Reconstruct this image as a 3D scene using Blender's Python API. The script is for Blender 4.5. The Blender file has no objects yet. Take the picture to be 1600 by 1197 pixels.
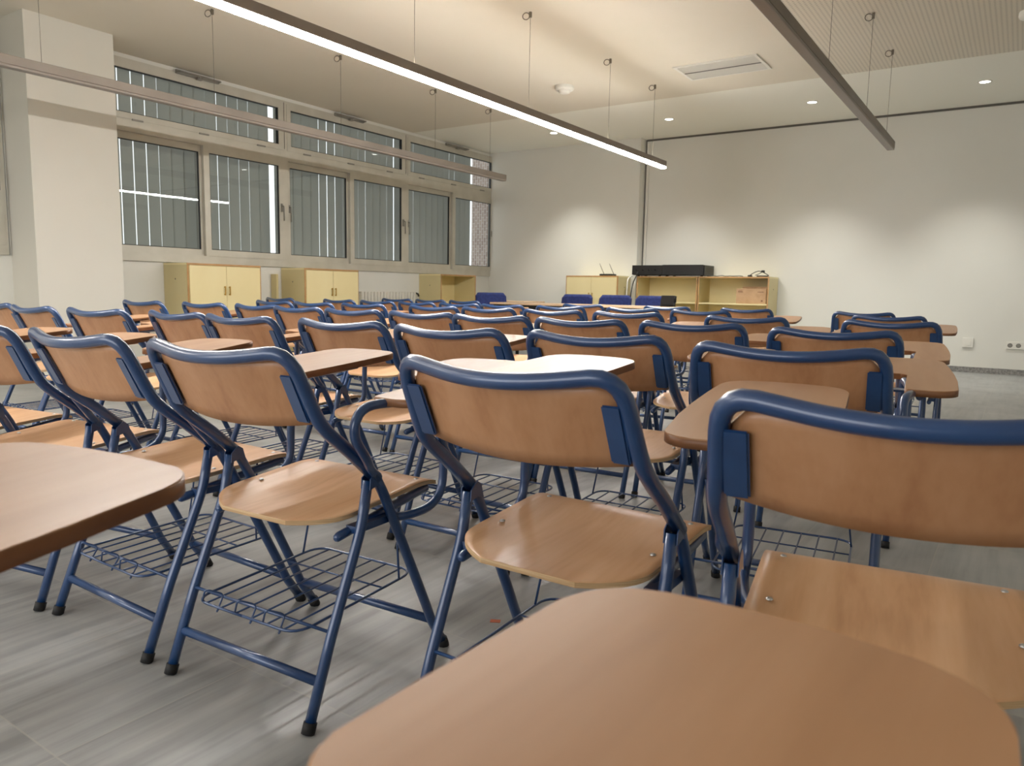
import bpy, bmesh, math, random
from mathutils import Vector, Matrix
random.seed(7)
COL = bpy.context.scene.collection
PI = math.pi

# ------------------------------------------------------------------ materials
def srgb(r, g, b):
    f = lambda c: (c/255/12.92) if c/255 <= .04045 else ((c/255+.055)/1.055)**2.4
    return (f(r), f(g), f(b), 1)
def mat(name, col, rough=.5, metal=0, spec=.5, emit=None, es=1, coat=0):
    m = bpy.data.materials.new(name); m.use_nodes = True
    b = m.node_tree.nodes['Principled BSDF']
    b.inputs['Base Color'].default_value = col
    b.inputs['Roughness'].default_value = rough
    b.inputs['Metallic'].default_value = metal
    b.inputs['Specular IOR Level'].default_value = spec
    if coat:
        b.inputs['Coat Weight'].default_value = coat; b.inputs['Coat Roughness'].default_value = .2
    if emit:
        b.inputs['Emission Color'].default_value = emit; b.inputs['Emission Strength'].default_value = es
    return m
def N(m, t, **kw):
    n = m.node_tree.nodes.new(t)
    for k, v in kw.items(): setattr(n, k, v)
    return n
def LK(m, a, b): m.node_tree.links.new(a, b)
def bsdf(m): return m.node_tree.nodes['Principled BSDF']
def ramp(m, fac, stops):
    r = N(m, 'ShaderNodeValToRGB'); e = r.color_ramp.elements
    e[0].position, e[0].color = stops[0]; e[1].position, e[1].color = stops[-1]
    for p, c in stops[1:-1]:
        x = e.new(p); x.color = c
    LK(m, fac, r.inputs['Fac']); return r.outputs['Color']
def wood(name, dark, mid, light, scale, rough=.42, rnd=True, coat=.15):
    """beech veneer; scale = stretch of the grain in object space"""
    m = mat(name, mid, rough, coat=coat)
    tc = N(m, 'ShaderNodeTexCoord'); mp = N(m, 'ShaderNodeMapping'); mp.inputs['Scale'].default_value = scale
    LK(m, tc.outputs['Object'], mp.inputs['Vector'])
    oi = N(m, 'ShaderNodeObjectInfo'); ad = N(m, 'ShaderNodeVectorMath', operation='ADD')
    cb = N(m, 'ShaderNodeCombineXYZ'); ml = N(m, 'ShaderNodeMath', operation='MULTIPLY'); ml.inputs[1].default_value = 60
    LK(m, oi.outputs['Random'], ml.inputs[0])
    for i in range(3): LK(m, ml.outputs[0], cb.inputs[i])
    LK(m, mp.outputs[0], ad.inputs[0]); LK(m, cb.outputs[0], ad.inputs[1])
    n1 = N(m, 'ShaderNodeTexNoise'); n1.inputs['Scale'].default_value = 1.; n1.inputs['Detail'].default_value = 5; n1.inputs['Distortion'].default_value = .6
    LK(m, ad.outputs[0], n1.inputs['Vector'])
    n2 = N(m, 'ShaderNodeTexNoise'); n2.inputs['Scale'].default_value = 6.; n2.inputs['Detail'].default_value = 3
    LK(m, ad.outputs[0], n2.inputs['Vector'])
    mx = N(m, 'ShaderNodeMath', operation='MULTIPLY_ADD'); mx.inputs[1].default_value = .35
    LK(m, n2.outputs['Fac'], mx.inputs[0]); LK(m, n1.outputs['Fac'], mx.inputs[2])
    c = ramp(m, mx.outputs[0], [(.42, dark), (.62, mid), (.85, light)])
    hs = N(m, 'ShaderNodeHueSaturation'); mr = N(m, 'ShaderNodeMapRange')
    mr.inputs['To Min'].default_value = .93; mr.inputs['To Max'].default_value = 1.06
    LK(m, oi.outputs['Random'], mr.inputs['Value']); LK(m, mr.outputs[0], hs.inputs['Value']); LK(m, c, hs.inputs['Color'])
    LK(m, hs.outputs['Color'], bsdf(m).inputs['Base Color'])
    return m
def noisy(m, c1, c2, scale=3, rough=None, bump=0, stretch=(1, 1, 1)):
    tc = N(m, 'ShaderNodeTexCoord'); mp = N(m, 'ShaderNodeMapping'); mp.inputs['Scale'].default_value = stretch
    n = N(m, 'ShaderNodeTexNoise'); n.inputs['Scale'].default_value = scale; n.inputs['Detail'].default_value = 4
    LK(m, tc.outputs['Object'], mp.inputs['Vector']); LK(m, mp.outputs[0], n.inputs['Vector'])
    LK(m, ramp(m, n.outputs['Fac'], [(.35, c1), (.65, c2)]), bsdf(m).inputs['Base Color'])
    if bump:
        b = N(m, 'ShaderNodeBump'); b.inputs['Strength'].default_value = bump; b.inputs['Distance'].default_value = .002
        n3 = N(m, 'ShaderNodeTexNoise'); n3.inputs['Scale'].default_value = 220
        LK(m, tc.outputs['Object'], n3.inputs['Vector']); LK(m, n3.outputs['Fac'], b.inputs['Height']); LK(m, b.outputs[0], bsdf(m).inputs['Normal'])
    return m

M = {}
M['blue'] = mat('blue_enamel', srgb(33, 75, 127), .36, metal=.1, spec=.5, coat=.9)
noisy(M['blue'], srgb(22, 58, 106), srgb(27, 67, 118), 14)
M['wood_back'] = wood('beech_back', srgb(178, 122, 82), srgb(193, 138, 95), srgb(202, 148, 106), (14, 14, 1.3))
M['wood_seat'] = wood('beech_seat', srgb(190, 142, 100), srgb(206, 158, 115), srgb(215, 170, 128), (14, 1.3, 14))
M['wood_top'] = wood('beech_tablet', srgb(168, 122, 84), srgb(178, 132, 93), srgb(186, 141, 103), (9, .9, 9), .4, coat=.3)
M['ply'] = mat('plywood_edge', srgb(214, 178, 132), .6); noisy(M['ply'], srgb(190, 150, 104), srgb(224, 192, 148), 8, stretch=(1, 1, 60))
M['edge'] = mat('brown_edge_band', srgb(134, 88, 56), .45); noisy(M['edge'], srgb(122, 78, 48), srgb(144, 98, 64), 10)
M['rubber'] = mat('black_rubber', srgb(18, 18, 20), .7)
M['screw'] = mat('zinc_screw', srgb(205, 205, 205), .3, metal=.9)
M['wall'] = mat('wall_paint', srgb(216, 212, 198), .75, spec=.2); noisy(M['wall'], srgb(218, 217, 208), srgb(223, 222, 214), .8, bump=.15)
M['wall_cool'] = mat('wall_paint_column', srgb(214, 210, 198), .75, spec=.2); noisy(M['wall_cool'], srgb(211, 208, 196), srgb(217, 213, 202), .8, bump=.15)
M['ceil'] = mat('ceiling_paint', srgb(208, 200, 182), .8, spec=.15); noisy(M['ceil'], srgb(220, 213, 196), srgb(224, 217, 201), .7)
M['ceil2'] = mat('ceiling_band_paint', srgb(246, 245, 234), .8, spec=.15)
M['skirt'] = mat('terrazzo_skirting', srgb(125, 124, 120), .5); noisy(M['skirt'], srgb(104, 103, 100), srgb(148, 146, 142), 60)
M['alu'] = mat('anodised_aluminium', srgb(192, 188, 174), .42, metal=.25); noisy(M['alu'], srgb(186, 182, 168), srgb(198, 194, 181), 4)
M['alud'] = mat('dark_seal', srgb(38, 38, 40), .6)
M['grey'] = mat('grey_closer', srgb(135, 132, 124), .45, metal=.4)
M['bar'] = mat('lamp_housing', srgb(128, 118, 110), .45, metal=.35); noisy(M['bar'], srgb(124, 115, 106), srgb(134, 125, 116), 3)
M['diff_off'] = mat('unlit_diffuser', srgb(140, 131, 123), .4)
M['lit'] = mat('lit_diffuser', (1, 1, 1, 1), .5, emit=(1, .965, .92, 1), es=96)
M['upfill'] = mat('ceiling_fill_glow', (1, 1, 1, 1), .5, emit=(1, .92, .80, 1), es=12)  # emission for the added ceiling fill
M['spot'] = mat('downlight_lens', (1, 1, 1, 1), .5, emit=(1, .95, .85, 1), es=14)
M['white'] = mat('white_plastic', srgb(222, 220, 210), .4)
M['wire'] = mat('steel_wire', srgb(120, 112, 100), .4, metal=.7)
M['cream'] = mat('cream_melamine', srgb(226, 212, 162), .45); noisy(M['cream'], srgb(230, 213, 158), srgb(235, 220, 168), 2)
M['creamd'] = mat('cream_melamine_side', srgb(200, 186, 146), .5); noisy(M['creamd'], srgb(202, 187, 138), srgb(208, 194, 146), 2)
M['oak'] = mat('oak_edging', srgb(178, 136, 84), .5); noisy(M['oak'], srgb(168, 124, 74), srgb(188, 146, 94), 9)
M['brass'] = mat('brass_lock', srgb(190, 150, 70), .35, metal=.9)
M['navy'] = mat('navy_upholstery', srgb(44, 54, 118), .85); noisy(M['navy'], srgb(26, 38, 92), srgb(34, 50, 112), 30)
M['black'] = mat('black_plastic', srgb(13, 13, 15), .45)
M['blackm'] = mat('black_rack_metal', srgb(26, 27, 29), .4, metal=.5); noisy(M['blackm'], srgb(12, 13, 14), srgb(20, 21, 23), 20)
M['desk'] = wood('desk_top_beech', srgb(196, 160, 124), srgb(214, 180, 146), srgb(222, 190, 158), (1.2, 10, 10), .45)
M['card'] = mat('cardboard', srgb(182, 146, 108), .8); noisy(M['card'], srgb(176, 140, 102), srgb(190, 154, 116), 12)
M['cardp'] = mat('cardboard_print', srgb(120, 84, 62), .8)
M['blind'] = mat('grey_blind_fabric', srgb(168, 168, 158), .8, spec=.2)
M['rad'] = mat('radiator_white', srgb(216, 212, 200), .4)
M['slot'] = mat('dark_slot', srgb(92, 89, 82), .7)
M['sticker'] = mat('orange_sticker', srgb(176, 92, 60), .6)
# blinds let daylight glow through
m = M['blind']; tr = N(m, 'ShaderNodeBsdfTranslucent'); tr.inputs['Color'].default_value = srgb(160, 160, 152)
mx = N(m, 'ShaderNodeMixShader'); mx.inputs[0].default_value = .2
LK(m, bsdf(m).outputs[0], mx.inputs[1]); LK(m, tr.outputs[0], mx.inputs[2]); LK(m, mx.outputs[0], m.node_tree.nodes['Material Output'].inputs[0])
# window glass: thin clear pane with mirror-like reflection
m = bpy.data.materials.new('window_glass'); m.use_nodes = True; m.node_tree.nodes.clear(); M['glass'] = m
o = N(m, 'ShaderNodeOutputMaterial'); t = N(m, 'ShaderNodeBsdfTransparent'); t.inputs['Color'].default_value = (.80, .83, .81, 1)
gl = N(m, 'ShaderNodeBsdfGlossy'); gl.inputs['Roughness'].default_value = .0; gl.inputs['Color'].default_value = (.9, .95, 1, 1)
fr = N(m, 'ShaderNodeFresnel'); fr.inputs['IOR'].default_value = 1.6
mx = N(m, 'ShaderNodeMixShader'); LK(m, fr.outputs[0], mx.inputs[0]); LK(m, t.outputs[0], mx.inputs[1]); LK(m, gl.outputs[0], mx.inputs[2]); LK(m, mx.outputs[0], o.inputs[0])
# floor: grey porcelain tiles, streaks along the room
m = mat('grey_floor_tiles', srgb(140, 140, 134), .34, spec=.5); M['floor'] = m
tc = N(m, 'ShaderNodeTexCoord'); sp = N(m, 'ShaderNodeSeparateXYZ'); LK(m, tc.outputs['Object'], sp.inputs[0])
TILE = .428
def mth(op, a, b=None, c=None):
    n = N(m, 'ShaderNodeMath', operation=op)
    for i, v in enumerate((a, b, c)):
        if v is None: continue
        if isinstance(v, (int, float)): n.inputs[i].default_value = v
        else: LK(m, v, n.inputs[i])
    return n.outputs[0]
fx = mth('DIVIDE', mth('ADD', sp.outputs['X'], 1.47+TILE*60), TILE); fy = mth('DIVIDE', mth('ADD', sp.outputs['Y'], -.63+TILE*60), TILE)
def edge(v):
    q = mth('FRACT', v); return mth('MINIMUM', q, mth('SUBTRACT', 1, q))
gro = mth('LESS_THAN', mth('MINIMUM', edge(fx), edge(fy)), .0045)
cell = N(m, 'ShaderNodeCombineXYZ'); LK(m, mth('FLOOR', fx), cell.inputs[0]); LK(m, mth('FLOOR', fy), cell.inputs[1])
wn = N(m, 'ShaderNodeTexWhiteNoise'); wn.noise_dimensions = '2D'; LK(m, cell.outputs[0], wn.inputs['Vector'])
mp = N(m, 'ShaderNodeMapping'); mp.inputs['Scale'].default_value = (26, 1.6, 1); LK(m, tc.outputs['Object'], mp.inputs['Vector'])
va = N(m, 'ShaderNodeVectorMath', operation='MULTIPLY_ADD'); LK(m, wn.outputs['Color'], va.inputs[0]); va.inputs[1].default_value = (40, 40, 40); LK(m, mp.outputs[0], va.inputs[2])
ns = N(m, 'ShaderNodeTexNoise'); ns.inputs['Scale'].default_value = 1; ns.inputs['Detail'].default_value = 6; LK(m, va.outputs[0], ns.inputs['Vector'])
nb = N(m, 'ShaderNodeTexNoise'); nb.inputs['Scale'].default_value = 3.5; nb.inputs['Detail'].default_value = 5; LK(m, tc.outputs['Object'], nb.inputs['Vector'])
sm = mth('ADD', mth('MULTIPLY', ns.outputs['Fac'], .62), mth('MULTIPLY', nb.outputs['Fac'], .38))
cr = ramp(m, sm, [(.36, srgb(124, 125, 124)), (.5, srgb(148, 149, 147)), (.66, srgb(166, 166, 163))])
mc = N(m, 'ShaderNodeMixRGB'); LK(m, mth('MULTIPLY', gro, .55), mc.inputs[0]); LK(m, cr, mc.inputs[1]); mc.inputs[2].default_value = srgb(165, 161, 152)
LK(m, mc.outputs[0], bsdf(m).inputs['Base Color'])
LK(m, mth('ADD', mth('MULTIPLY', ns.outputs['Fac'], .22), .24), bsdf(m).inputs['Roughness'])
# perforated ceiling board
m = M['ceil']; sp = N(m, 'ShaderNodeSeparateXYZ'); tc = N(m, 'ShaderNodeTexCoord'); LK(m, tc.outputs['Object'], sp.inputs[0])
def cc(v):
    q = mth('SUBTRACT', mth('FRACT', mth('DIVIDE', mth('ADD', v, 40), .036)), .5); return mth('MULTIPLY', q, q)
dot = mth('LESS_THAN', mth('ADD', cc(sp.outputs['X']), cc(sp.outputs['Y'])), .062)
dot = mth('MULTIPLY', dot, mth('GREATER_THAN', sp.outputs['X'], -1.98))
mc = N(m, 'ShaderNodeMixRGB'); old = bsdf(m).inputs['Base Color'].links[0].from_socket
LK(m, mth('MULTIPLY', dot, .34), mc.inputs[0]); LK(m, old, mc.inputs[1]); mc.inputs[2].default_value = srgb(70, 66, 58); LK(m, mc.outputs[0], bsdf(m).inputs['Base Color'])
# brick pier outside
m = mat('outside_brick', srgb(150, 120, 105), .8); M['brick'] = m
bt = N(m, 'ShaderNodeTexBrick'); bt.inputs['Scale'].default_value = 5; bt.inputs['Color1'].default_value = srgb(160, 140, 128); bt.inputs['Color2'].default_value = srgb(132, 110, 100); bt.inputs['Mortar'].default_value = srgb(190, 186, 180)
tc = N(m, 'ShaderNodeTexCoord'); mp = N(m, 'ShaderNodeMapping'); mp.inputs['Rotation'].default_value = (PI/2, 0, PI/2)
LK(m, tc.outputs['Object'], mp.inputs['Vector']); LK(m, mp.outputs[0], bt.inputs['Vector']); LK(m, bt.outputs['Color'], bsdf(m).inputs['Base Color'])

# ------------------------------------------------------------------ mesh helpers
def box(bm, x0, x1, y0, y1, z0, z1, mi=0, bev=0):
    vs = [bm.verts.new((x, y, z)) for x in (x0, x1) for y in (y0, y1) for z in (z0, z1)]
    fs = [(0, 1, 3, 2), (4, 6, 7, 5), (0, 4, 5, 1), (2, 3, 7, 6), (0, 2, 6, 4), (1, 5, 7, 3)]
    out = [bm.faces.new([vs[i] for i in f]) for f in fs]
    for f in out: f.material_index = mi
    if bev:
        es = list({e for f in out for e in f.edges})
        r = bmesh.ops.bevel(bm, geom=es, offset=bev, segments=2, affect='EDGES', profile=.5)
        for f in r['faces']: f.material_index = mi
    return vs
def fillet(pts, rad, seg=6):
    """round the corners of a polyline; rad = radius (cut distance) per inner point"""
    pts = [Vector(p) for p in pts]; out = [pts[0]]
    for i in range(1, len(pts)-1):
        r = rad[i-1] if isinstance(rad, (list, tuple)) else rad
        a = pts[i] + (pts[i-1]-pts[i]).normalized()*min(r, (pts[i-1]-pts[i]).length*.49)
        b = pts[i] + (pts[i+1]-pts[i]).normalized()*min(r, (pts[i+1]-pts[i]).length*.49)
        for k in range(seg+1):
            t = k/seg; out.append(a*(1-t)**2 + pts[i]*2*t*(1-t) + b*t*t)
    out.append(pts[-1]); return out
def tube(bm, pts, r, n=10, mi=0, cap=True, closed=False, dome=False):
    pts = [Vector(p) for p in pts]; rings = []; up = None; L = len(pts)
    for i, p in enumerate(pts):
        if closed: d = pts[(i+1) % L]-pts[i-1]
        else: d = pts[min(i+1, L-1)]-pts[max(i-1, 0)]
        d.normalize()
        if up is None:
            up = Vector((0, 0, 1)) if abs(d.z) < .9 else Vector((1, 0, 0))
        s = d.cross(up)
        if s.length < 1e-5: s = d.cross(Vector((0, 1, 0)))
        s.normalize(); up = s.cross(d).normalized()
        rr = r[i] if isinstance(r, (list, tuple)) else r
        rings.append([bm.verts.new(p+s*rr*math.cos(2*PI*k/n)+up*rr*math.sin(2*PI*k/n)) for k in range(n)])
    R = range(L) if closed else range(L-1)
    for i in R:
        a, b = rings[i], rings[(i+1) % L]
        for k in range(n):
            f = bm.faces.new((a[k], a[(k+1) % n], b[(k+1) % n], b[k])); f.smooth = True; f.material_index = mi
    if cap and not closed:
        for rg, rev in ((rings[0], True), (rings[-1], False)):
            f = bm.faces.new(list(reversed(rg)) if rev else rg); f.material_index = mi
def prism(bm, outline, zf, th, mi_top=0, mi_side=0, bev=0):
    """extrude an xy outline; zf(x,y) gives the top height"""
    t = [bm.verts.new((x, y, zf(x, y))) for x, y in outline]; b = [bm.verts.new((x, y, zf(x, y)-th)) for x, y in outline]
    f = bm.faces.new(t); f.material_index = mi_top; f2 = bm.faces.new(list(reversed(b))); f2.material_index = mi_side
    n = len(t)
    for i in range(n):
        q = bm.faces.new((t[i], b[i], b[(i+1) % n], t[(i+1) % n])); q.material_index = mi_side; q.smooth = True
    return t
def grid_sheet(bm, nu, nv, fn, th, nrm, mi_face=0, mi_edge=1):
    """a curved plywood sheet; fn(u,v) -> front point, back offset along nrm"""
    A = [[bm.verts.new(fn(i/nu, j/nv)) for j in range(nv+1)] for i in range(nu+1)]
    B = [[bm.verts.new(Vector(fn(i/nu, j/nv))+Vector(nrm)*th) for j in range(nv+1)] for i in range(nu+1)]
    for i in range(nu):
        for j in range(nv):
            f = bm.faces.new((A[i][j], A[i+1][j], A[i+1][j+1], A[i][j+1])); f.smooth = True; f.material_index = mi_face
            f = bm.faces.new((B[i][j], B[i][j+1], B[i+1][j+1], B[i+1][j])); f.smooth = True; f.material_index = mi_face
    ring = [(i, 0) for i in range(nu)]+[(nu, j) for j in range(nv)]+[(i, nv) for i in range(nu, 0, -1)]+[(0, j) for j in range(nv, 0, -1)]
    for k in range(len(ring)):
        (a, b), (c, d) = ring[k], ring[(k+1) % len(ring)]
        f = bm.faces.new((A[a][b], B[a][b], B[c][d], A[c][d])); f.material_index = mi_edge
def disc_lathe(bm, prof, n=24, mi=0, c=(0, 0, 0)):
    rings = []
    for r, z in prof:
        rings.append([bm.verts.new((c[0]+r*math.cos(2*PI*k/n), c[1]+r*math.sin(2*PI*k/n), c[2]+z)) for k in range(n)] if r > 1e-6 else [bm.verts.new((c[0], c[1], c[2]+z))])
    for a, b in zip(rings, rings[1:]):
        for k in range(n):
            v = [a[k % len(a)], a[(k+1) % len(a)], b[(k+1) % len(b)], b[k % len(b)]]
            v = list(dict.fromkeys(v))
            if len(v) > 2:
                f = bm.faces.new(v); f.smooth = True; f.material_index = mi
def finish(name, bm, mats, parent=None, loc=None, rot=None, smooth_angle=None):
    bmesh.ops.recalc_face_normals(bm, faces=bm.faces)
    me = bpy.data.meshes.new(name); bm.to_mesh(me); bm.free()
    for x in (mats if isinstance(mats, (list, tuple)) else [mats]): me.materials.append(M[x])
    o = bpy.data.objects.new(name, me); COL.objects.link(o)
    if parent: o.parent = parent
    if loc: o.location = loc
    if rot: o.rotation_euler = rot
    return o
def BM(): return bmesh.new()
def tag(o, label=None, cat=None, group=None, kind=None):
    if label: o['label'] = label
    if cat: o['category'] = cat
    if group: o['group'] = group
    if kind: o['kind'] = kind
    return o
def empty(name, loc=(0, 0, 0), rz=0):
    o = bpy.data.objects.new(name, None); COL.objects.link(o); o.location = loc; o.rotation_euler = (0, 0, rz)
    o.empty_display_size = .1; return o
def boxes(name, mats, lst, parent=None, bev=0):
    bm = BM()
    for b in lst: box(bm, *b[:6], mi=b[6] if len(b) > 6 else 0, bev=bev)
    return finish(name, bm, mats, parent)
def copy_tree(o, parent=None):
    c = o.copy(); COL.objects.link(c); c.parent = parent
    for ch in [x for x in bpy.data.objects if x.parent == o]: copy_tree(ch, c)
    return c

# ------------------------------------------------------------------ camera
f_px, yaw, pitch, roll, CH = 1171.3, .5939, .1224, -.0183, .908
fwd = Vector((-math.sin(yaw)*math.cos(pitch), math.cos(yaw)*math.cos(pitch), -math.sin(pitch)))
rt = Vector((math.cos(yaw), math.sin(yaw), 0)); up = rt.cross(fwd)
r2 = math.cos(roll)*rt-math.sin(roll)*up; u2 = math.sin(roll)*rt+math.cos(roll)*up
cam = bpy.data.cameras.new('camera'); co = bpy.data.objects.new('camera', cam); COL.objects.link(co)
mw = Matrix.Identity(4)
for i in range(3): mw[i][0], mw[i][1], mw[i][2] = r2[i], u2[i], -fwd[i]
mw[0][3], mw[1][3], mw[2][3] = 0, 0, CH
co.matrix_world = mw; cam.sensor_width = 36; cam.lens = f_px/1600*36; cam.clip_start = .02
cam.dof.use_dof = True; cam.dof.focus_distance = 2.6; cam.dof.aperture_fstop = 9
bpy.context.scene.camera = co

# ------------------------------------------------------------------ room
XL, XR, YB, YF, YFL, ZC = -7.77, 2.6, -3.0, 10.92, 10.72, 3.227
boxes('floor', 'floor', [(XL-.2, XR+.2, YB-.2, YF+.2, -.1, 0)])['kind'] = 'structure'
boxes('ceiling', ['ceil'], [(XL-.2, XR+.2, YB-.2, 8.73, ZC, ZC+.15)])['kind'] = 'structure'
boxes('trim_1', ['ceil2'], [(XL-.2, XR+.2, 8.73, YF+.2, ZC+.006, ZC+.15)])['kind'] = 'structure'   # smooth ceiling band
boxes('wall_front', ['wall'], [(-4.97, XR+.2, YF, YF+.2, 0, ZC+.006), (XL-.03, -4.97, YFL, YF+.2, 0, ZC+.006)])['kind'] = 'structure'
boxes('gap_shade_strip', ['slot'], [(-4.96, XR, YF-.006, YF, ZC-.022, ZC+.006), (-4.97, -4.957, YF-.012, YF, .07, ZC)])['kind'] = 'structure'   # dark strips painted as the shade of a shadow gap
boxes('wall_right', ['wall'], [(XR, XR+.2, YB, YF, 0, ZC)])['kind'] = 'structure'
boxes('wall_back', ['wall'], [(XL, XR, YB-.2, YB, 0, ZC)])['kind'] = 'structure'
W0, W1 = 4.1, 10.80
boxes('wall_left', ['wall', 'wall_cool'], [
    (XL-.2, XL, YB, YF, 0, 1.15), (XL-.2, XL, YB, YF, 3.18, ZC), (XL-.03, XL, W1, YFL, 1.15, 3.18),
    (XL-.2, XL, 3.20, W0, 1.15, 3.18), (XL-.2, XL, YB, .9, 1.15, 3.18),
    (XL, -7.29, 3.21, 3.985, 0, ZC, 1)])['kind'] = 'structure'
boxes('baseboard_front', ['skirt'], [(-4.97, XR, YF-.012, YF, 0, .07), (XL, -4.97, YFL-.012, YFL, 0, .07)])['kind'] = 'structure'
boxes('baseboard_left', ['skirt'], [(XL, XL+.012, 4.0, YFL, 0, .07), (XL, XL+.012, YB, 3.2, 0, .07), (-7.29, -7.278, 3.2, 4.0, 0, .07), (XL, -7.29, 3.198, 3.21, 0, .07)])['kind'] = 'structure'
boxes('baseboard_right', ['skirt'], [(XR-.012, XR, YB, YF, 0, .07)])['kind'] = 'structure'

# windows: one object per bay
def ring(y0, y1, z0, z1, w, x0, x1, wb=None, wt=None):
    wb = wb or w; wt = wt or w
    return [(x0, x1, y0, y0+w, z0, z1), (x0, x1, y1-w, y1, z0, z1), (x0, x1, y0+w, y1-w, z0, z0+wb), (x0, x1, y0+w, y1-w, z1-wt, z1)]
def pane(parent, x, y0, y1, z0, z1):
    me = bpy.data.meshes.new('glass_pane'); me.from_pydata([(x, y0, z0), (x, y1, z0), (x, y1, z1), (x, y0, z1)], [], [(0, 1, 2, 3)]); me.materials.append(M['glass'])
    o = bpy.data.objects.new('glass_pane', me); COL.objects.link(o); o.parent = parent; return o
def sash(parent, y0, y1, z0, z1, w, x0, handle=None):
    s = boxes('sash', ['alu', 'alud'], ring(y0, y1, z0, z1, w, x0, x0+.04)+[b+(1,) for b in ring(y0+w, y1-w, z0+w, z1-w, .008, x0+.012, x0+.034)], parent)
    pane(s, x0+.02, y0+w, y1-w, z0+w, z1-w)
    if handle:
        bm = BM(); yh = handle; box(bm, x0+.04, x0+.058, yh-.012, yh+.012, 1.83, 1.93, bev=.003)
        tube(bm, fillet([(x0+.055, yh, 1.9), (x0+.085, yh, 1.9), (x0+.085, yh, 1.72)], .02), .008, 8)
        finish('handle', bm, 'grey', s)
    return s
def bay(name, y0, y1):
    w = boxes(name, ['alu', 'alud'], ring(y0, y1, 1.15, 3.18, .045, XL-.06, XL+.03, wb=.09, wt=.04)+[(XL-.06, XL+.03, y0+.045, y1-.045, 2.46, 2.585)]
        + [(XL+.030, XL+.033, y1-.006, y1-.001, 2.6, 3.16, 1)])
    w['kind'] = 'structure'; ym = (y0+y1)/2
    sash(w, y0+.03, ym+.02, 1.24, 2.46, .07, XL-.045, y0+.075)
    sash(w, ym-.02, y1-.03, 1.24, 2.46, .072, XL-.002, y1-.07)
    boxes('top_sash', ['alu', 'alud'], ring(y0+.035, y1-.03, 2.585, 3.14, .06, XL-.02, XL+.035)+[b+(1,) for b in ring(y0+.095, y1-.09, 2.645, 3.08, .007, XL-.01, XL+.03)], w)
    pane(w, XL+.002, y0+.095, y1-.09, 2.645, 3.08)
    for yy in (y0+.35, y1-.35, (y0+y1)/2):
        boxes('hinge', 'grey', [(XL+.03, XL+.04, yy-.06, yy+.06, 2.575, 2.592)], w)
    return w
b1 = bay('window_1', W0, 6.33); b2 = bay('window_2', 6.33, 8.55); b3 = bay('window_3', 8.55, W1); b4 = bay('window_4', .95, 3.18)
# window closers on the head of each bay
for yc, lab in ((5.15, 'grey scissor opener on the head of the leftmost full window beside the column'), (7.41, 'grey scissor opener on the head of the middle window'), (9.72, 'grey scissor opener on the head of the window nearest the corner')):
    t = empty('window_opener', (XL+.03, yc, 3.19)); tag(t, lab, 'window opener', 'scissor openers above the windows')
    boxes('base_plate', 'grey', [(0, .03, -.26, .26, -.03, .012)], t, bev=.004)
    bm = BM(); tube(bm, fillet([(.03, -.25, -.015), (.1, -.24, -.02), (.1, -.03, -.02), (.05, .0, -.035)], .03), .008, 8); tube(bm, fillet([(.03, .25, -.015), (.1, .24, -.02), (.1, .05, -.02), (.05, 0, -.035)], .03), .008, 8)
    box(bm, .02, .07, -.03, .03, -.05, -.02, bev=.004); finish('scissor_arm', bm, 'grey', t)
# vertical blind slats hanging outside the glass, one blind per bay
def slats(y0, y1, lab, gaps):
    t = empty('vertical_blind', (XL-.2, y0, 0)); tag(t, lab, 'blind', 'grey vertical blinds behind the windows')
    boxes('head_rail', 'grey', [(-.03, .03, 0, y1-y0, 3.5, 3.54)], t)
    y = .06; k = 0
    while y < y1-y0-.01:
        g = gaps[k % len(gaps)]
        bm = BM(); w = .152*g
        A = [bm.verts.new((.5*w*.05 if s < 0 else -.5*w*.05, y+s*w/2, z)) for z in (1.12, 3.15) for s in (-1, 1)]
        C = [bm.verts.new((-.006, y, z)) for z in (.95, 3.5)]
        for q in ((A[0], C[0], C[1], A[2]), (C[0], A[1], A[3], C[1])):
            f = bm.faces.new(q); f.smooth = True
        finish('slat', bm, 'blind', t); y += .145; k += 1
slats(W0, 6.31, 'grey vertical blind slats behind the window next to the white column', [1.03, .91, .915, .925, .925, 1.0, 1.03, 1.03, 1.03, .935, .95, .99, .955, .99, 1.03])
slats(6.36, 8.53, 'grey vertical blind slats behind the middle window', [1.03, 1.03, 1.03, 1.03, .99, .915, .93, .96, 1.03, 1.03, .955, 1.0, 1.03, 1.03, .96])
slats(8.55, 10.42, 'grey vertical blind stopping short of brick, behind the window nearest the corner', [1.03, 1.03, .96, 1.03, 1.03, 1.03, 1.03])
slats(.95, 3.18, 'grey vertical blind slats behind the window left of the column', [1.08, 1.05])
boxes('trim_3', 'brick', [(-8.37, -8.0, 11.0, 11.6, -1, 5)])['kind'] = 'structure'

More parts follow.
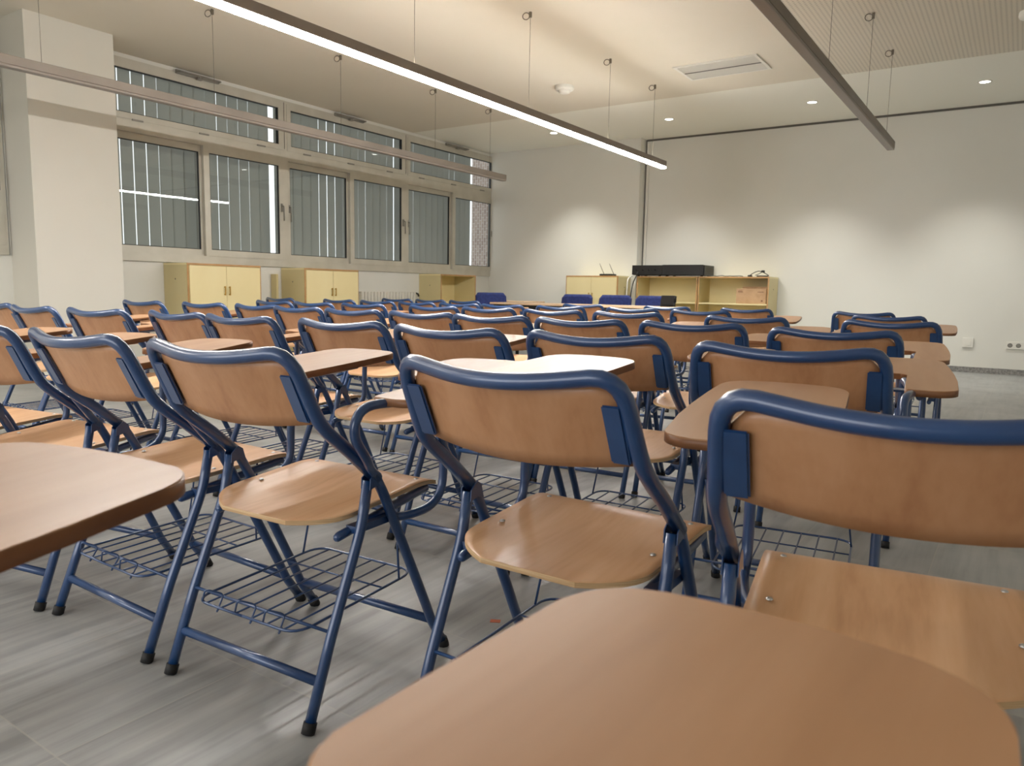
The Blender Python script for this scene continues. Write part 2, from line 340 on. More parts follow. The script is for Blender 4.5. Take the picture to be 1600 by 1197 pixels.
# ------------------------------------------------------------------ suspended linear lamps
YE = 8.45; ZB = 2.365
def bar(x, lit, y0, label):
    t = empty('linear_pendant_lamp', (x, YE, ZB)); tag(t, label, 'ceiling lamp', 'suspended linear lamps')
    L = y0-YE
    bm = BM(); box(bm, -.034, .034, L, 0, .014, .078, bev=.003); finish('housing', bm, 'bar', t)
    bm = BM(); box(bm, -.033, .033, L+.01, -.004, -.006, .0145, bev=.006); finish('diffuser', bm, 'lit' if lit else 'diff_off', t)
    if lit: boxes('ceiling_fill_strip', ['upfill'], [(-.02, .02, L+.02, -.02, .0778, .0784)], t)  # glowing strip added on top of the housing to brighten the ceiling
    for yw in (8.11, 7.01, 5.53, 4.08, 2.7):
        if yw < y0: continue
        bm = BM(); tube(bm, [(0, yw-YE, .078), (0, yw-YE, ZC-ZB)], .0018, 5); finish('suspension_wire', bm, 'wire', t)
        bm = BM(); box(bm, -.010, .010, yw-YE-.010, yw-YE+.010, ZC-ZB-.045, ZC-ZB, bev=.002)
        tube(bm, [(-.03+.028*math.cos(a), yw-YE-.02+.01*math.cos(a), ZC-ZB-.035+.028*math.sin(a)) for a in [2*PI*k/12 for k in range(12)]], .004, 6, closed=True)
        finish('ceiling_hook', bm, 'wire', t)
    bm = BM(); box(bm, -.012, .012, -.345, -.335, .078, .09); finish('end_clip', bm, 'wire', t)
bar(-5.887, False, 1.2, 'unlit grey linear lamp hanging in front of the windows')
bar(-3.616, True, 1.2, 'glowing white linear lamp hanging over the middle of the room')
bar(-1.216, False, 1.2, 'unlit grey linear lamp hanging at the upper right of the room')
# recessed downlights
for x, lab in ((-5.94, 'lit recessed downlight nearest the windows, partly behind the glowing lamp'), (-4.14, 'lit recessed downlight above the end of the glowing linear lamp'), (-2.31, 'lit recessed downlight between the glowing lamp and the grey lamp'), (-.54, 'lit recessed downlight farthest right, right of the grey lamp')):
    t = empty('downlight', (x, 9.78, ZC+.006)); tag(t, lab, 'downlight', 'recessed downlights along the front wall')
    bm = BM(); disc_lathe(bm, [(.05, .0), (.052, -.006), (.066, -.005), (.069, 0)], 28); finish('trim_ring', bm, 'white', t)
    bm = BM(); disc_lathe(bm, [(0, -.004), (.05, -.003)], 28); finish('lens', bm, 'spot', t)
    l = bpy.data.lights.new('downlight_beam', 'SPOT'); l.energy = 130; l.spot_size = math.radians(84); l.spot_blend = 1; l.shadow_soft_size = .05; l.color = (1, .98, .92)
    lo = bpy.data.objects.new('downlight_beam', l); COL.objects.link(lo); lo.location = (x, 9.78, ZC-.03); lo.rotation_euler = (math.radians(6), 0, 0)
# smoke detectors, grille
for x, y, lab in ((-4.52, 7.65, 'round white smoke detector above the glowing lamp'), (-.12, 7.62, 'round smoke detector on the perforated ceiling at the right edge')):
    t = empty('smoke_detector', (x, y, ZC)); tag(t, lab, 'smoke detector', 'ceiling smoke detectors')
    bm = BM(); disc_lathe(bm, [(.105, 0), (.108, -.03), (.1, -.045), (.07, -.05)], 28); finish('base', bm, 'white', t)
    bm = BM(); disc_lathe(bm, [(.068, -.048), (.062, -.072), (.05, -.08), (0, -.082)], 28); finish('sensor_head', bm, 'white', t)
t = empty('air_grille', (-2.765, 7.85, ZC)); tag(t, 'rectangular white air grille set in the ceiling', 'air vent')
boxes('frame', 'white', [(-.43, -.40, -.27, .27, -.012, 0), (.40, .43, -.27, .27, -.012, 0), (-.40, .40, -.27, -.24, -.012, 0), (-.40, .40, .24, .27, -.012, 0)], t)
boxes('backing', 'slot', [(-.4, .4, -.24, .24, -.002, -.001)], t)
boxes('louvre', 'white', [(-.4, .4, -.23+k*.0245, -.23+k*.0245+.009, -.010, -.003) for k in range(19)], t)
boxes('divider', 'slot', [(-.4, .4, -.012, .008, -.0125, -.010)], t)

# ------------------------------------------------------------------ cabinets
def cabinet(loc, rz, W, Dp, H, kind, label, shelf=None, hinge=True):
    """local: front faces -y; origin at floor, front left corner"""
    t = empty('storage_cabinet', loc, rz); tag(t, label, 'cabinet')
    e = .02
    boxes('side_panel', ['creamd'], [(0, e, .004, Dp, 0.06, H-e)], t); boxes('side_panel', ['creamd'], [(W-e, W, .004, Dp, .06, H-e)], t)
    boxes('top_panel', ['cream'], [(0, W, .004, Dp, H-e, H)], t); boxes('back_panel', ['cream'], [(e, W-e, Dp-.012, Dp, .06, H-e)], t)
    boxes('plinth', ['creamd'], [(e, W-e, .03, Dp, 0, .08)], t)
    boxes('edging', ['oak'], [(0, e, 0, .0045, .06, H), (W-e, W, 0, .0045, .06, H), (e, W-e, 0, .0045, H-e, H)]+([(e, W-e, 0, .0045, shelf-.02, shelf)] if 0 else []), t)
    boxes('bottom_shelf', ['cream'], [(e, W-e, .005, Dp-.012, .08, .10)], t)
    if kind == 'doors':
        for k in (0, 1):
            x0 = e+.002+k*(W/2-e); d = boxes('door', ['cream'], [(x0, x0+W/2-e-.004, -.014, .003, .1, H-e-.004)], t, bev=.001)
            xh = W/2+(.03 if k else -.03)
            boxes('handle', ['brass'], [(xh-.006, xh+.006, -.036, -.03, .80, .9), (xh-.004, xh+.004, -.031, -.014, .805, .815), (xh-.004, xh+.004, -.031, -.014, .885, .895)], d)
    else:
        boxes('shelf', ['cream'], [(e, W-e, .006, Dp-.012, shelf-.02, shelf)], t)
        if shelf > .7: boxes('shelf', ['cream'], [(e, W-e, .006, Dp-.012, shelf/2-.02, shelf/2)], t)
    bm = BM(); disc_lathe(bm, [(0, 0), (.008, 0), (.008, .002), (0, .002)], 12); o = finish('peg_hole', bm, 'slot', t, loc=(W+.001, Dp*.5, H-.17), rot=(0, PI/2, 0))
    if rz: o.location = (-.001, Dp*.5, H-.17); o.rotation_euler = (0, -PI/2, 0)
    return t
# against the window wall: front faces +x
cabinet((-7.33, 4.69, 0), PI/2, .93, .435, 1.14, 'doors', 'cream two-door cabinet under the window next to the column')
cabinet((-7.33, 6.26, 0), PI/2, .91, .435, 1.14, 'doors', 'cream two-door cabinet under the middle window')
cabinet((-7.33, 8.88, 0), PI/2, .88, .435, 1.14, 'open', 'cream open shelf cabinet under the window nearest the corner', shelf=.72)
# along the front wall: front faces -y
cabinet((-5.95, 10.27, 0), 0, .90, .435, 1.16, 'doors', 'cream two-door cabinet on the front wall with a router on top')
cabinet((-4.83, 10.45, 0), 0, .945, .45, 1.16, 'open', 'cream open shelf cabinet carrying the black rack equipment', shelf=.79)
cabinet((-3.875, 10.45, 0), 0, 1.0, .45, 1.16, 'open', 'cream open shelf cabinet holding a cardboard box, rightmost on the front wall', shelf=.79)
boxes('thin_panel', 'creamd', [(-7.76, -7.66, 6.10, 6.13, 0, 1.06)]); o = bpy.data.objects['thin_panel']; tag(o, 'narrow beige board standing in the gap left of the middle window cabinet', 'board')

# things on the front cabinets
t = empty('rack_amplifier', (-4.62, 10.62, 1.16)); tag(t, 'black rack unit at the left end of the open cabinets', 'amplifier', 'black rack units on the open cabinets')
boxes('case', 'blackm', [(-.26, .19, -.2, .2, .015, .155)], t, bev=.004)
boxes('front_panel', 'black', [(-.275, .2, -.21, -.2, .02, .16)], t, bev=.002)
bm = BM()
for k in range(4): tube(bm, [(-.2+k*.1, -.21, .09), (-.2+k*.1, -.225, .09)], .013, 10)
finish('knob', bm, 'blackm', t)
for sx in (-.2, .14): boxes('foot', 'rubber', [(sx-.015, sx+.015, -.15, -.12, 0, .015)], t); boxes('foot', 'rubber', [(sx-.015, sx+.015, .12, .15, 0, .015)], t)
t = empty('rack_mixer', (-4.12, 10.62, 1.16)); tag(t, 'wider black rack unit, right of the first one, with a grey side', 'amplifier', 'black rack units on the open cabinets')
boxes('case', 'blackm', [(-.295, .34, -.2, .2, .015, .16)], t, bev=.004)
boxes('front_panel', 'black', [(-.295, .325, -.21, -.2, .018, .165)], t, bev=.002)
boxes('vent_slots', 'slot', [(.341, .342, -.15+k*.03, -.14+k*.03, .05, .13) for k in range(10)], t)
for sx in (-.24, .28): boxes('foot', 'rubber', [(sx-.015, sx+.015, -.15, -.12, 0, .015)], t); boxes('foot', 'rubber', [(sx-.015, sx+.015, .12, .15, 0, .015)], t)
t = empty('wifi_router', (-5.3, 10.42, 1.16)); tag(t, 'small black router with two raised antennas on the door cabinet', 'router')
boxes('case', 'black', [(-.11, .11, -.07, .07, 0.0, .03)], t, bev=.006)
for sx in (-.09, .075):
    bm = BM(); tube(bm, [(sx, .05, .025), (sx-.05, .06, .11), (sx-.09, .065, .19)], [.006, .006, .004], 7); finish('antenna', bm, 'grey', t)
bm = BM(); pts = [(-.25, 0, .006), (-.18, .03, .014), (-.12, -.02, .006), (-.05, .02, .02), (.0, -.02, .006), (.06, .03, .012), (.12, -.01, .008), (.2, .02, .014), (.25, 0, .006)]
tube(bm, fillet(pts, .03), .0055, 6); o = finish('cable', bm, 'black', loc=(-3.52, 10.55, 1.16)); tag(o, 'loose black cable lying on top of the rightmost open cabinet', 'cable')
t = empty('headset', (-3.06, 10.58, 1.16)); tag(t, 'black headset lying on the right end of the open cabinets', 'headset')
bm = BM(); tube(bm, [(-.13+.26*k/10, .02, .02+.06*math.sin(PI*k/10)*(1 if k < 6 else .9)) for k in range(11)], .006, 7); finish('headband', bm, 'black', t)
bm = BM(); disc_lathe(bm, [(0, 0), (.03, 0), (.034, .012), (.028, .025), (0, .028)], 16, c=(-.12, 0, 0)); finish('ear_cup', bm, 'black', t)
bm = BM(); disc_lathe(bm, [(0, .06), (.022, .062), (.028, .075), (.022, .09), (0, .092)], 16, c=(.055, 0, 0)); tube(bm, [(.05, 0, .07), (.0, 0, .04), (-.05, 0, .02)], .005, 6); finish('microphone', bm, 'black', t)
boxes('base', 'black', [(-.02, .13, -.035, .035, 0, .02)], t, bev=.004)
bm = BM(); tube(bm, fillet([(-4.78, 10.385, 1.22), (-4.83, 10.39, 1.13), (-4.87, 10.40, 1.05), (-4.905, 10.42, .9), (-4.92, 10.43, .72), (-4.92, 10.45, .1), (-4.9, 10.6, .007)], .05), .008, 7)
o = finish('cable', bm, 'black'); tag(o, 'black cable hanging down between the front cabinets', 'cable')
bm = BM(); tube(bm, fillet([(-4.97, 10.6, 1.17), (-4.98, 10.45, 1.12), (-4.99, 10.44, .8), (-4.99, 10.46, .3), (-4.98, 10.5, .012)], .05), .011, 7)
o = finish('cable', bm, 'white'); tag(o, 'white cable hanging down between the front cabinets', 'cable')
bm = BM(); box(bm, -4.935, -4.905, YF-.03, YF-.012, .3, ZC-.06, bev=.004); o = finish('cable_duct', bm, 'white'); tag(o, 'slim white cable duct running down the front wall beside its edge', 'cable duct')
t = empty('cardboard_box', (-3.115, 10.68, .7905)); tag(t, 'brown cardboard box on the shelf of the rightmost open cabinet', 'box')
boxes('carton', 'card', [(-.215, .2, -.19, .15, 0, .205)], t, bev=.003)
boxes('lid_flap', 'card', [(-.16, .2, -.1, .15, .2055, .235)], t, bev=.002)
boxes('printed_mark', 'cardp', [(-.19, -.12, -.1925, -.191, .155, .163), (-.19, -.13, -.1925, -.191, .168, .174), (.08, .16, -.1925, -.191, .158, .166), (.13, .155, -.1925, -.191, .03, .05)], t)
# sockets
t = empty('socket_strip', (-.03, YF-.012, .36)); tag(t, 'white wall socket strip at the right end of the front wall', 'socket')
boxes('plate', 'white', [(-.1, .2, -.006, .011, -.045, .045)], t, bev=.003)
for k in range(3):
    bm = BM(); tube(bm, [(-.06+k*.085, -.0065, 0), (-.06+k*.085, -.007, 0)], .026, 18); finish('socket', bm, 'slot', t)
    bm = BM(); tube(bm, [(-.06+k*.085, -.0072, 0), (-.06+k*.085, -.0078, 0)], .02, 18); finish('socket', bm, 'grey', t)
t = empty('wall_switch', (-.53, YF-.012, .37)); tag(t, 'small square white wall plate low on the front wall', 'wall plate')
boxes('plate', 'white', [(-.06, .06, -.008, .011, -.06, .06)], t, bev=.004); boxes('rocker', 'white', [(-.035, .035, -.012, -.008, -.035, .035)], t, bev=.002)
# radiator
t = empty('radiator', (XL+.045, 7.55, 0)); tag(t, 'white column radiator below the windows between two cabinets', 'radiator')
for k in range(18):
    bm = BM(); y = k*.064
    box(bm, 0, .07, y, y+.05, .22, .86, bev=.012); finish('radiator_column', bm, 'rad', t)
bm = BM(); tube(bm, [(.035, -.03, .82), (.035, 1.2, .82)], .014, 8); tube(bm, [(.035, -.03, .26), (.035, 1.2, .26)], .014, 8); tube(bm, [(.035, 1.18, .26), (.035, 1.18, 0)], .01, 8); finish('pipe', bm, 'rad', t)
bm = BM(); tube(bm, [(.035, 1.17, .84), (.035, 1.21, .83), (.035, 1.24, .80)], [.018, .02, .014], 10); finish('valve', bm, 'black', t)
boxes('bracket', 'grey', [(-.043, 0, .2, .23, .7, .74), (-.04, 0, .9, .93, .7, .74)], t)

# ------------------------------------------------------------------ teacher desks and blue chairs
def desk(loc, W, Dp, rz, label, panel=True):
    t = empty('teacher_desk', loc, rz); tag(t, label, 'desk', 'desks at the front of the room')
    bm = BM(); box(bm, 0, W, 0, Dp, .725, .75, bev=.004); finish('desk_top', bm, 'desk', t)
    for x in (.04, W-.07):
        for y in (.04, Dp-.07): boxes('leg', 'black', [(x, x+.035, y, y+.035, 0, .725)], t)
    if panel: boxes('modesty_panel', 'black', [(.075, W-.075, .05, .065, .38, .725)], t)
    return t
desk((-5.98, 8.28, 0), 1.28, .66, 0, 'beech-topped desk at the front, in the middle of the row of desks')
desk((-4.68, 8.28, 0), 1.28, .66, 0, 'beech-topped desk at the front under the black device, right end of the row')
desk((-7.25, 9.62, 0), .95, .6, 0, 'desk standing farther back, left of the row and near the corner')
def blue_chair(loc, rz, label):
    t = empty('blue_office_chair', loc, rz); tag(t, label, 'chair', 'navy chairs behind the front desks')
    # faces -y (towards the class)
    def sheet(u, v):
        x = -.25+.5*u; z = .52+.355*v; e = .0
        zz = min(z, .875-.05*max(0, (abs(x)-.2)/.05)**2); return (x*(1-.04*v), .235+.05*v-.05*(1-(x/.25)**2)*-1*.6, zz)
    bm = BM(); grid_sheet(bm, 12, 8, sheet, .045, (0, 1, 0), 0, 0); finish('backrest', bm, 'navy', t)
    bm = BM(); box(bm, -.25, .25, -.24, .22, .42, .48, bev=.02); finish('seat', bm, 'navy', t)
    for sx in (-.23, .23):
        bm = BM(); tube(bm, [(sx, -.2, .42), (sx*1.05, -.23, 0)], .012, 8); finish('leg', bm, 'black', t)
        bm = BM(); tube(bm, [(sx, .2, .42), (sx*1.05, .26, 0)], .012, 8); finish('leg', bm, 'black', t)
        bm = BM(); tube(bm, fillet([(sx*.8, .18, .42), (sx*.8, .27, .46), (sx*.8, .29, .6)], .03), .011, 8); finish('back_strut', bm, 'black', t)
for (x, y, rz, lab) in ((-6.52, 9.27, .95, 'navy chair turned sideways at the left end of the front desks'), (-5.34, 9.3, 0, 'navy chair behind the front desks, in front of the two-door cabinet'),
        (-4.73, 9.3, 0, 'navy chair behind the front desks, left of the one beside the black device'), (-4.16, 9.28, .0, 'navy chair behind the front desks, right beside the black device')):
    blue_chair((x, y-.05, 0), rz, lab)
t = empty('desk_monitor', (-3.56, 8.6, .75), -.25); tag(t, 'small black device standing tilted at the right end of the front desks', 'monitor')
bm = BM(); vs = box(bm, -.1, .1, -.02, .02, .015, .135, bev=.004); finish('screen_housing', bm, 'black', t, rot=(-.22, 0, 0)); boxes('stand', 'black', [(-.07, .07, -.05, .07, 0, .014)], t)
boxes('side_grip', 'blackm', [(.1, .118, -.015, .015, .05, .1)], t)

# ------------------------------------------------------------------ the folding tablet chair
HW = .228; RT = .0142
def topbar(s):                         # s in -1..1 across
    return (s*(HW-.055), -.325+.034*s*s, .765+.0165*s*s)
def make_chair():
    t = empty('folding_tablet_chair')
    # U-shaped back frame: joint - bend - corner - bar - corner - bend - joint
    side = [(HW, -.053, .4925), (HW, -.135, .565), (HW, -.213, .626), (HW-.004, -.234, .665), (HW-.011, -.290, .7865)]
    mid = [topbar(a) for a in (.70, .5, .25, 0, -.25, -.5, -.70)]
    path = [side[0], side[1], side[2], side[3], side[4]]+mid+[(-x, y, z) for x, y, z in reversed(side)]
    rad = [.02, .045, .018, .062]+[.03]*7+[.062, .018, .045, .02]
    bm = BM(); tube(bm, fillet(path, rad, 5), RT, 12); finish('back_frame', bm, 'blue', t)
    # curved plywood back
    def back(u, v):
        x = (-1+2*u)*.207; k = 1-(x/.207)**2; ax = abs(x)
        zt = .772-.010*k-.030*max(0, (ax-.168)/.039)**2; zb = .634-.016*k
        z = zb+(zt-zb)*v
        return (x, -.217-(z-.634)*.47-.034*k+.004, z)
    bm = BM(); grid_sheet(bm, 20, 6, back, .009, (0, 1, 0.2)); finish('backrest', bm, ['wood_back', 'ply'], t)
    for s in (-1, 1):
        bm = BM()
        a = .640; b = .738
        for (z0, z1) in ((a, b),):
            y0, y1 = -.2285-(z0-.634)*.47, -.2285-(z1-.634)*.47
            x0, x1 = sorted((s*.180, s*(HW-.014)))
            V = [bm.verts.new((x, y+dy, z)) for x in (x0, x1) for (y, z) in ((y0, z0), (y1, z1)) for dy in (-.006, .004)]
            for q in ((0, 1, 3, 2), (4, 6, 7, 5), (0, 4, 5, 1), (2, 3, 7, 6), (0, 2, 6, 4), (1, 5, 7, 3)): bm.faces.new([V[i] for i in q])
            bmesh.ops.bevel(bm, geom=list(bm.edges), offset=.003, segments=2, affect='EDGES')
        finish('back_clip', bm, 'blue', t)
    # legs
    for s in (-1, 1):
        x = s*HW
        bm = BM(); tube(bm, fillet([(x, -.057, .497), (x, -.030, .452), (x, .130, .13), (x, .150, .085), (x, .199, .012)], [.02, .02, .01]), .012, 10); l = finish('front_leg', bm, 'blue', t)
        bm = BM(); tube(bm, [(x, .203, .0), (x, .193, .022)], .0145, 10); finish('rubber_foot', bm, 'rubber', l)
        x = s*.2245
        bm = BM(); tube(bm, fillet([(x, -.078, .492), (x, -.098, .40), (x, -.112, .365), (x, -.1875, .195), (x, -.196, .175), (x, -.259, .012)], [.02, .015, .01, .01]), .0118, 10); l = finish('rear_leg', bm, 'blue', t)
        bm = BM(); tube(bm, [(x, -.263, .0), (x, -.255, .022)], .0145, 10); finish('rubber_foot', bm, 'rubber', l)
        # joint plate between back tube and rear leg
        bm = BM()
        for dx in (-.0135, .0115):
            V = [bm.verts.new((x+dx+ex, y, z)) for ex in (0, .002) for (y, z) in ((-.040, .472), (-.050, .505), (-.064, .514), (-.084, .498), (-.086, .474), (-.060, .480))]
            bm.faces.new(V[:6][::-1]); bm.faces.new(V[6:])
            for i in range(6): bm.faces.new((V[i], V[(i+1) % 6], V[6+(i+1) % 6], V[6+i]))
        finish('hinge_plate', bm, 'blue', t)
        # seat rail with rounded rear end
        x = s*.192
        bm = BM(); tube(bm, [(x, -.146, .372), (x, -.142, .3735), (x, -.134, .376), (x, .17, .418), (x, .176, .419)], [.005, .009, .0108, .0108, .006], 10); finish('seat_rail', bm, 'blue', t)
        bm = BM(); box(bm, x-.004*s+(.0 if s < 0 else 0), x+.026*s, -.108, .012, .378, .394) if s > 0 else box(bm, x+.026*s, x-.004*s, -.108, .012, .378, .394)
        finish('pivot_link', bm, 'blue', t)
    bm = BM(); tube(bm, [(-.222, -.226, .094), (.222, -.226, .094)], .0108, 10)
    finish('rear_stretcher', bm, 'blue', t)
    bm = BM(); tube(bm, [(-HW, .152, .088), (HW, .152, .088)], .0108, 10); finish('front_stretcher', bm, 'blue', t)
    # moulded plywood seat
    def seat(u, v):
        v = v**1.5; y = -.2+.41*v; tt = 2*u-1
        w = .205*(1-.02*(1-v))
        if v < .28: w *= (1-.5*(1-v/.28)**2.4)
        if v > .93: w *= 1-.05*((v-.93)/.07)**2
        x = tt*w
        if v < .28: y += .0
        k = 1-(x/.21)**2
        z = .418+.022*min(1, v*1.25)-.006*max(0, 1-v*3)-.014*k*math.sin(PI*min(1, max(0, v*1.05)))-.012*max(0, (v-.85)/.15)**2
        return (x, y, z)
    bm = BM(); grid_sheet(bm, 18, 28, seat, .010, (0, 0, -1))
    for sx in (-.17, .17):
        for yy, zz in ((.16, .4375), (-.03, .427)):
            disc_lathe(bm, [(0, .0032), (.004, .003), (.006, .001), (.006, 0)], 8, 2, c=(sx, yy, zz))
    finish('seat', bm, ['wood_seat', 'ply', 'screw'], t)
    # wire book basket
    bm = BM(); zb = lambda y: .188+.03*(y+.2)
    P = [(-.165, -.235), (.165, -.235), (.165, .16), (-.165, .16)]
    loop = fillet([(0, -.235, zb(-.235))]+[(x, y, zb(y)) for x, y in (P[1], P[2], P[3], P[0])]+[(0, -.235, zb(-.235))], .05, 6)
    tube(bm, loop, .0032, 7)
    for k in range(6):
        x = -.125+.05*k; tube(bm, [(x, -.235, zb(-.235)), (x, .16, zb(.16))], .0024, 5)
    tube(bm, [(-.165, .04, zb(.04)), (.165, .04, zb(.04))], .0024, 5)
    tube(bm, [(-.216, -.193, .190), (.216, -.193, .190)], .0038, 7)
    for s in (-1, 1):
        tube(bm, fillet([(s*.165, .10, zb(.1)), (s*.15, .11, .30), (s*.15, .12, .413)], .03), .0028, 6)
    for x in (-.11, .0, .09):
        tube(bm, fillet([(x-.025, -.235, .19), (x-.012, -.238, .222), (x+.012, -.205, .205), (x+.02, -.235, .17), (x+.03, -.232, .19)], .012, 4), .0022, 5)
    finish('wire_basket', bm, 'blue', t)
    return t
def tablet_mesh(sgn, shift=0., wide=.25):
    """writing tablet outline, right handed when sgn=1"""
    xo = .37; xi = xo-wide
    def arc(cx, cy, r, a0, a1, n=7): return [(cx+r*math.cos(math.radians(a0+(a1-a0)*k/n)), cy+r*math.sin(math.radians(a0+(a1-a0)*k/n))) for k in range(n+1)]
    o = []
    o += arc(.277, -.044, .014, 180, 270, 4)
    o += arc(.332, -.004, .054, -92, -12, 8)
    o += [(.3895, .10), (.388, .2), (xo+.012, .32)]
    o += arc(xo-.052, .412, .056, 0, 82, 7)
    o += [((xo+xi)/2+.03, .4745), ((xo+xi)/2-.03, .474)]
    o += arc(xi+.056, .408, .058, 96, 180, 7)
    o += [(xi-.002, .28)]
    o += arc(xi+.03, .215, .03, 180, 262, 5)
    o += [(.255, .178)]+arc(.254, .155, .020, 88, 12, 4)+[(.268, .08)]
    o = [(sgn*(x+shift), y) for x, y in o]
    bm = BM(); zt = lambda x, y: .682+.078*(y+.02)
    top = prism(bm, o, zt, .0175, 0, 1)
    es = [e for e in bm.edges if e.verts[0] in top and e.verts[1] in top and len(e.link_faces) == 2]
    bmesh.ops.bevel(bm, geom=es, offset=.0018, segments=2, affect='EDGES')
    return bm
def arm_mesh(sgn, shift=0.):
    x = .262+shift
    bm = BM()
    pts = [(.231, -.062, .501), (.240, -.088, .524), (x-.002, -.122, .554), (x, -.168, .612), (x, -.140, .668), (x+.02, -.05, .667), (x+.01, .10, .676), (x, .158, .684), (x, .150, .56), (x, .147, .43), (x, .10, .396), (x-.02, .03, .388), (x-.055, .0, .388)]
    tube(bm, fillet([(sgn*p[0], p[1], p[2]) for p in pts], [.02, .03, .035, .045, .03, .04, .03, .04, .04, .035, .03, .02], 5), .0105, 10)
    return bm
def plate_mesh(sgn, shift=0.):
    bm = BM(); x0, x1 = sorted((sgn*(.215+shift), sgn*(.35+shift)))
    zt = lambda y: .682+.078*(y+.02)-.0178
    for (ya, yb) in ((.02, .05), (.26, .29)):
        V = [bm.verts.new((x, y, zt(y)-d)) for x in (x0, x1) for y in (ya, yb) for d in (0, .006)]
        for q in ((0, 1, 3, 2), (4, 6, 7, 5), (0, 4, 5, 1), (2, 3, 7, 6), (0, 2, 6, 4), (1, 5, 7, 3)): bm.faces.new([V[i] for i in q])
    tube(bm, [(sgn*(.30+shift), .0, zt(0)-.012), (sgn*(.30+shift), .36, zt(.36)-.012)], .009, 8)
    return bm
proto = make_chair()
parts = [o for o in bpy.data.objects if o.parent == proto]
def hand(sgn, shift, wide, name=''):
    a = finish('writing_tablet', tablet_mesh(sgn, shift, wide), ['wood_top', 'edge'])
    b = finish('tablet_arm', arm_mesh(sgn, shift), 'blue'); c = finish('tablet_bracket', plate_mesh(sgn, shift), 'blue')
    r = [o.data for o in (a, b, c)]
    for o in (a, b, c): bpy.data.objects.remove(o)
    return r
HR = hand(1, 0, .25); HL = hand(-1, -.03, .25); HB = hand(1, 0, .33); HN = hand(1, 0, .235)
GROUP = 'blue folding tablet chairs in rows'
def chair(x, y, T, label, h='R', tz=0.):
    global proto_used
    c = copy_tree(proto); c.location = (x, y, 0); c.rotation_euler = (0, 0, T); tag(c, label, 'chair', GROUP)
    hd = {'R': HR, 'L': HL, 'B': HB, 'N': HN}.get(h)
    if hd:
        for nm, me in zip(('writing_tablet', 'tablet_arm', 'tablet_bracket'), hd):
            o = bpy.data.objects.new(nm, me); COL.objects.link(o); o.parent = c
            if nm != 'tablet_arm': o.location = (0, 0, tz)
    return c
ORD = ['first', 'second', 'third', 'fourth', 'fifth', 'sixth', 'seventh', 'eighth', 'ninth', 'tenth', 'eleventh']
# (x, y, turn, hand)
ROWS = {
 'a': [(-3.53, 1.05, .12, 'R'), (-2.995, 1.10, .14, 'R'), (-2.467, 1.136, .19, 'R'), (-1.904, 1.199, -.011, 'R'), (-1.377, 1.212, .057, 'R'), (-.699, 1.290, 0, 'L'), (-.132, 1.237, .14, 'L')],
 'b': [(-4.706, 2.137, -.03, 'R'), (-4.10, 2.06, -.005, 'R'), (-3.60, 2.10, .1, 'R'), (-3.075, 2.20, -.03, 'R'), (-2.60, 2.17, -.009, 'R'), (-2.068, 2.209, .013, 'R'), (-1.523, 2.154, .014, 'R'), (-1.041, 2.225, .047, 'R'), (-.499, 2.142, .13, 'R')],
 'c': [(-5.25, 3.27, .08, 'R'), (-4.65, 3.36, .06, 'R'), (-4.12, 3.405, 0, 'R'), (-3.63, 3.33, -.03, 'R'), (-3.12, 3.285, 0, 'R'), (-2.60, 3.265, .02, 'R'), (-2.115, 3.205, .03, 'R'), (-1.65, 3.225, .06, 'R'), (-1.181, 3.316, .12, 'R'), (-.593, 3.203, .10, 'R')],
 'd': [(-5.20, 4.39, 0, 'R'), (-4.69, 4.37, 0, 'R'), (-4.23, 4.45, .04, 'R'), (-3.53, 4.46, .03, 'R'), (-3.06, 4.49, .02, 'R'), (-2.53, 4.48, 0, 'R'), (-2.04, 4.5, .12, 'R'), (-1.29, 4.447, .1, 'R'), (-.555, 4.51, .02, 'L')],
 'e': [(-6.50, 5.5, 0, 'R'), (-5.72, 5.6, 0, 'R'), (-5.14, 5.55, 0, 'R'), (-4.65, 5.56, 0, 'R'), (-4.16, 5.57, 0, 'R'), (-3.69, 5.57, 0, 'R'), (-3.19, 5.66, .08, 'R'), (-2.57, 5.74, .05, 'R'), (-2.0, 5.68, .08, 'R'), (-.74, 5.8, .04, 'R')],
 'f': [(-6.23, 6.97, .1, 'R'), (-5.65, 6.93, .02, 'R'), (-5.13, 6.92, -.05, 'R'), (-3.56, 6.76, 0, 'R'), (-2.74, 6.85, .05, 'R'), (-2.03, 6.88, .1, 'R'), (-1.06, 6.767, .08, 'R')]}
RN = {'a': 'nearest', 'b': 'second', 'c': 'third', 'd': 'fourth', 'e': 'fifth', 'f': 'farthest'}
for r, lst in ROWS.items():
    n = len(lst)
    for i, (x, y, T, hd) in enumerate(lst):
        if r == 'a':
            lab = ['beech and blue tablet chair, only its tablet in view beyond the left edge', 'beech and blue tablet chair cut off by the left edge of the nearest row',
                   'folding tablet chair of the nearest row with its back partly past the left edge', 'folding tablet chair standing tight against the left of the fully visible one',
                   'folding chair of the nearest row seen whole, with its feet and basket', 'folding tablet chair in the middle foreground, left of the largest chair back',
                   'folding tablet chair at the right edge with the largest beech back'][i]
        else:
            k = i if i < n-1 else None
            where = 'leftmost' if i == 0 else ('rightmost' if i == n-1 else ORD[i]+' from the left')
            lab = 'folding tablet chair, %s in the %s row%s' % (where, RN[r], ' from the camera' if r != 'f' else '')
        c = chair(x, y, T, lab, hd, .021 if (r, i) == ('a', 5) else 0)
        if (r, i) == ('a', 4):            # this tablet sits a little farther back on its arm
            for o in bpy.data.objects:
                if o.parent == c and o.name.startswith('writing_tablet'): o.location = (-.022, -.026, 0)
c = chair(-.379, .014, -.05, 'folding tablet chair whose large beech tablet fills the bottom right corner', 'R')
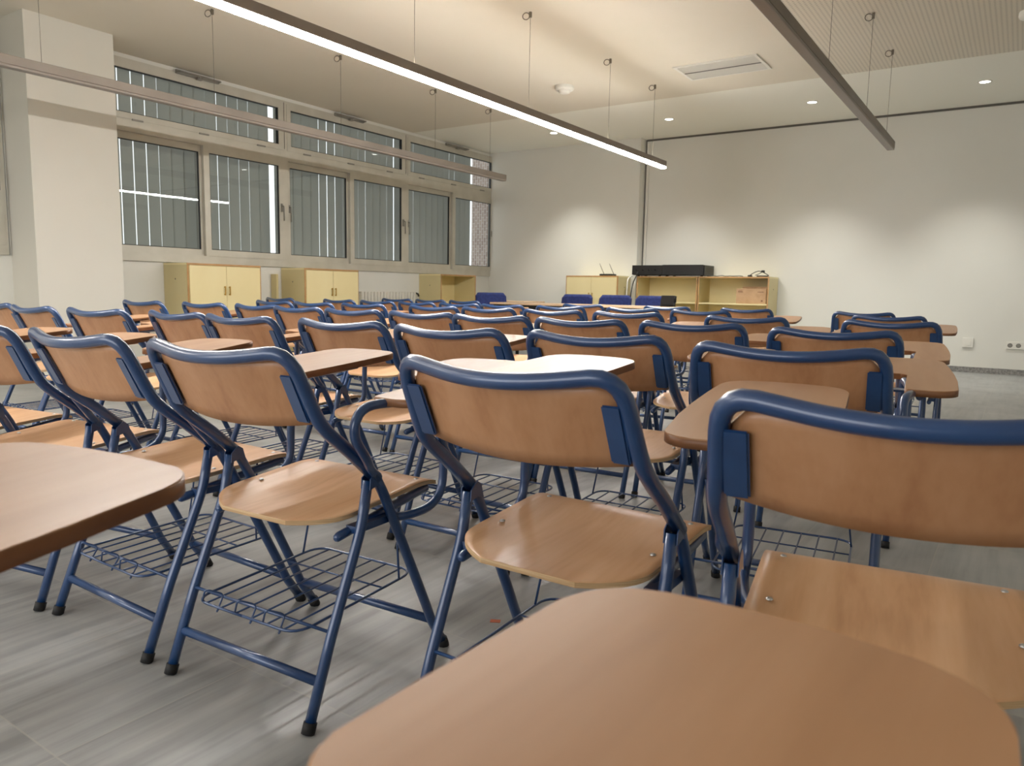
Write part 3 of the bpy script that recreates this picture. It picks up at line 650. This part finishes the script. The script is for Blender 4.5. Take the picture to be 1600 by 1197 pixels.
for o in bpy.data.objects:
    if o.parent == c and o.name.startswith(('writing_tablet', 'tablet_bracket')): o.rotation_euler = (-.078, 0, 0); o.location = (0, -.052, .022)
chair(-.975, -.07, .12, 'folding tablet chair whose pale tablet enters at the lower left edge', 'B', .002)
for o in parts:
    for ch in [x for x in bpy.data.objects if x.parent == o]: bpy.data.objects.remove(ch)
    bpy.data.objects.remove(o)
bpy.data.objects.remove(proto)
# tiny orange sticker lying on the floor
bm = BM(); box(bm, -.014, .014, -.009, .009, .0, .0012); o = finish('floor_sticker', bm, 'sticker', loc=(-1.135, 1.62, 0), rot=(0, 0, .5)); tag(o, 'tiny orange scrap of paper on the floor tiles between the chairs', 'paper scrap')

# ------------------------------------------------------------------ light
w = bpy.data.worlds.new('world'); bpy.context.scene.world = w; w.use_nodes = True
bg = w.node_tree.nodes['Background']; bg.inputs['Color'].default_value = (.93, .97, 1, 1); bg.inputs['Strength'].default_value = 1.15
def area(name, loc, rot, sx, sy, e, col):
    l = bpy.data.lights.new(name, 'AREA'); l.shape = 'RECTANGLE'; l.size = sx; l.size_y = sy; l.energy = e; l.color = col
    o = bpy.data.objects.new(name, l); COL.objects.link(o); o.location = loc; o.rotation_euler = rot; return o
# overhead fill added in place of unseen lamps behind the photographer
for xx, e in ((-3.6, 14), (-5.9, 60)): area('rear_overhead_fill', (xx, -1.0, 2.9), (0, 0, 0), .3, 2.6, e, (1, .965, .92))

area('rear_fill_light', (-2.2, -2.85, 1.5), (PI/2, 0, 0), 4.5, 1.7, 62, (.97, .98, 1))  # unseen fill lamp added to brighten the rear of the chair backs
sc = bpy.context.scene
sc.view_settings.view_transform = 'Standard'; sc.view_settings.look = 'None'; sc.view_settings.exposure = .53; sc.view_settings.gamma = 1.06
sc.cycles.use_denoising = True
sc.cycles.max_bounces = 7; sc.cycles.diffuse_bounces = 4; sc.cycles.glossy_bounces = 4; sc.cycles.transparent_max_bounces = 10
sc.cycles.sample_clamp_indirect = 6; sc.cycles.caustics_reflective = False; sc.cycles.caustics_refractive = False
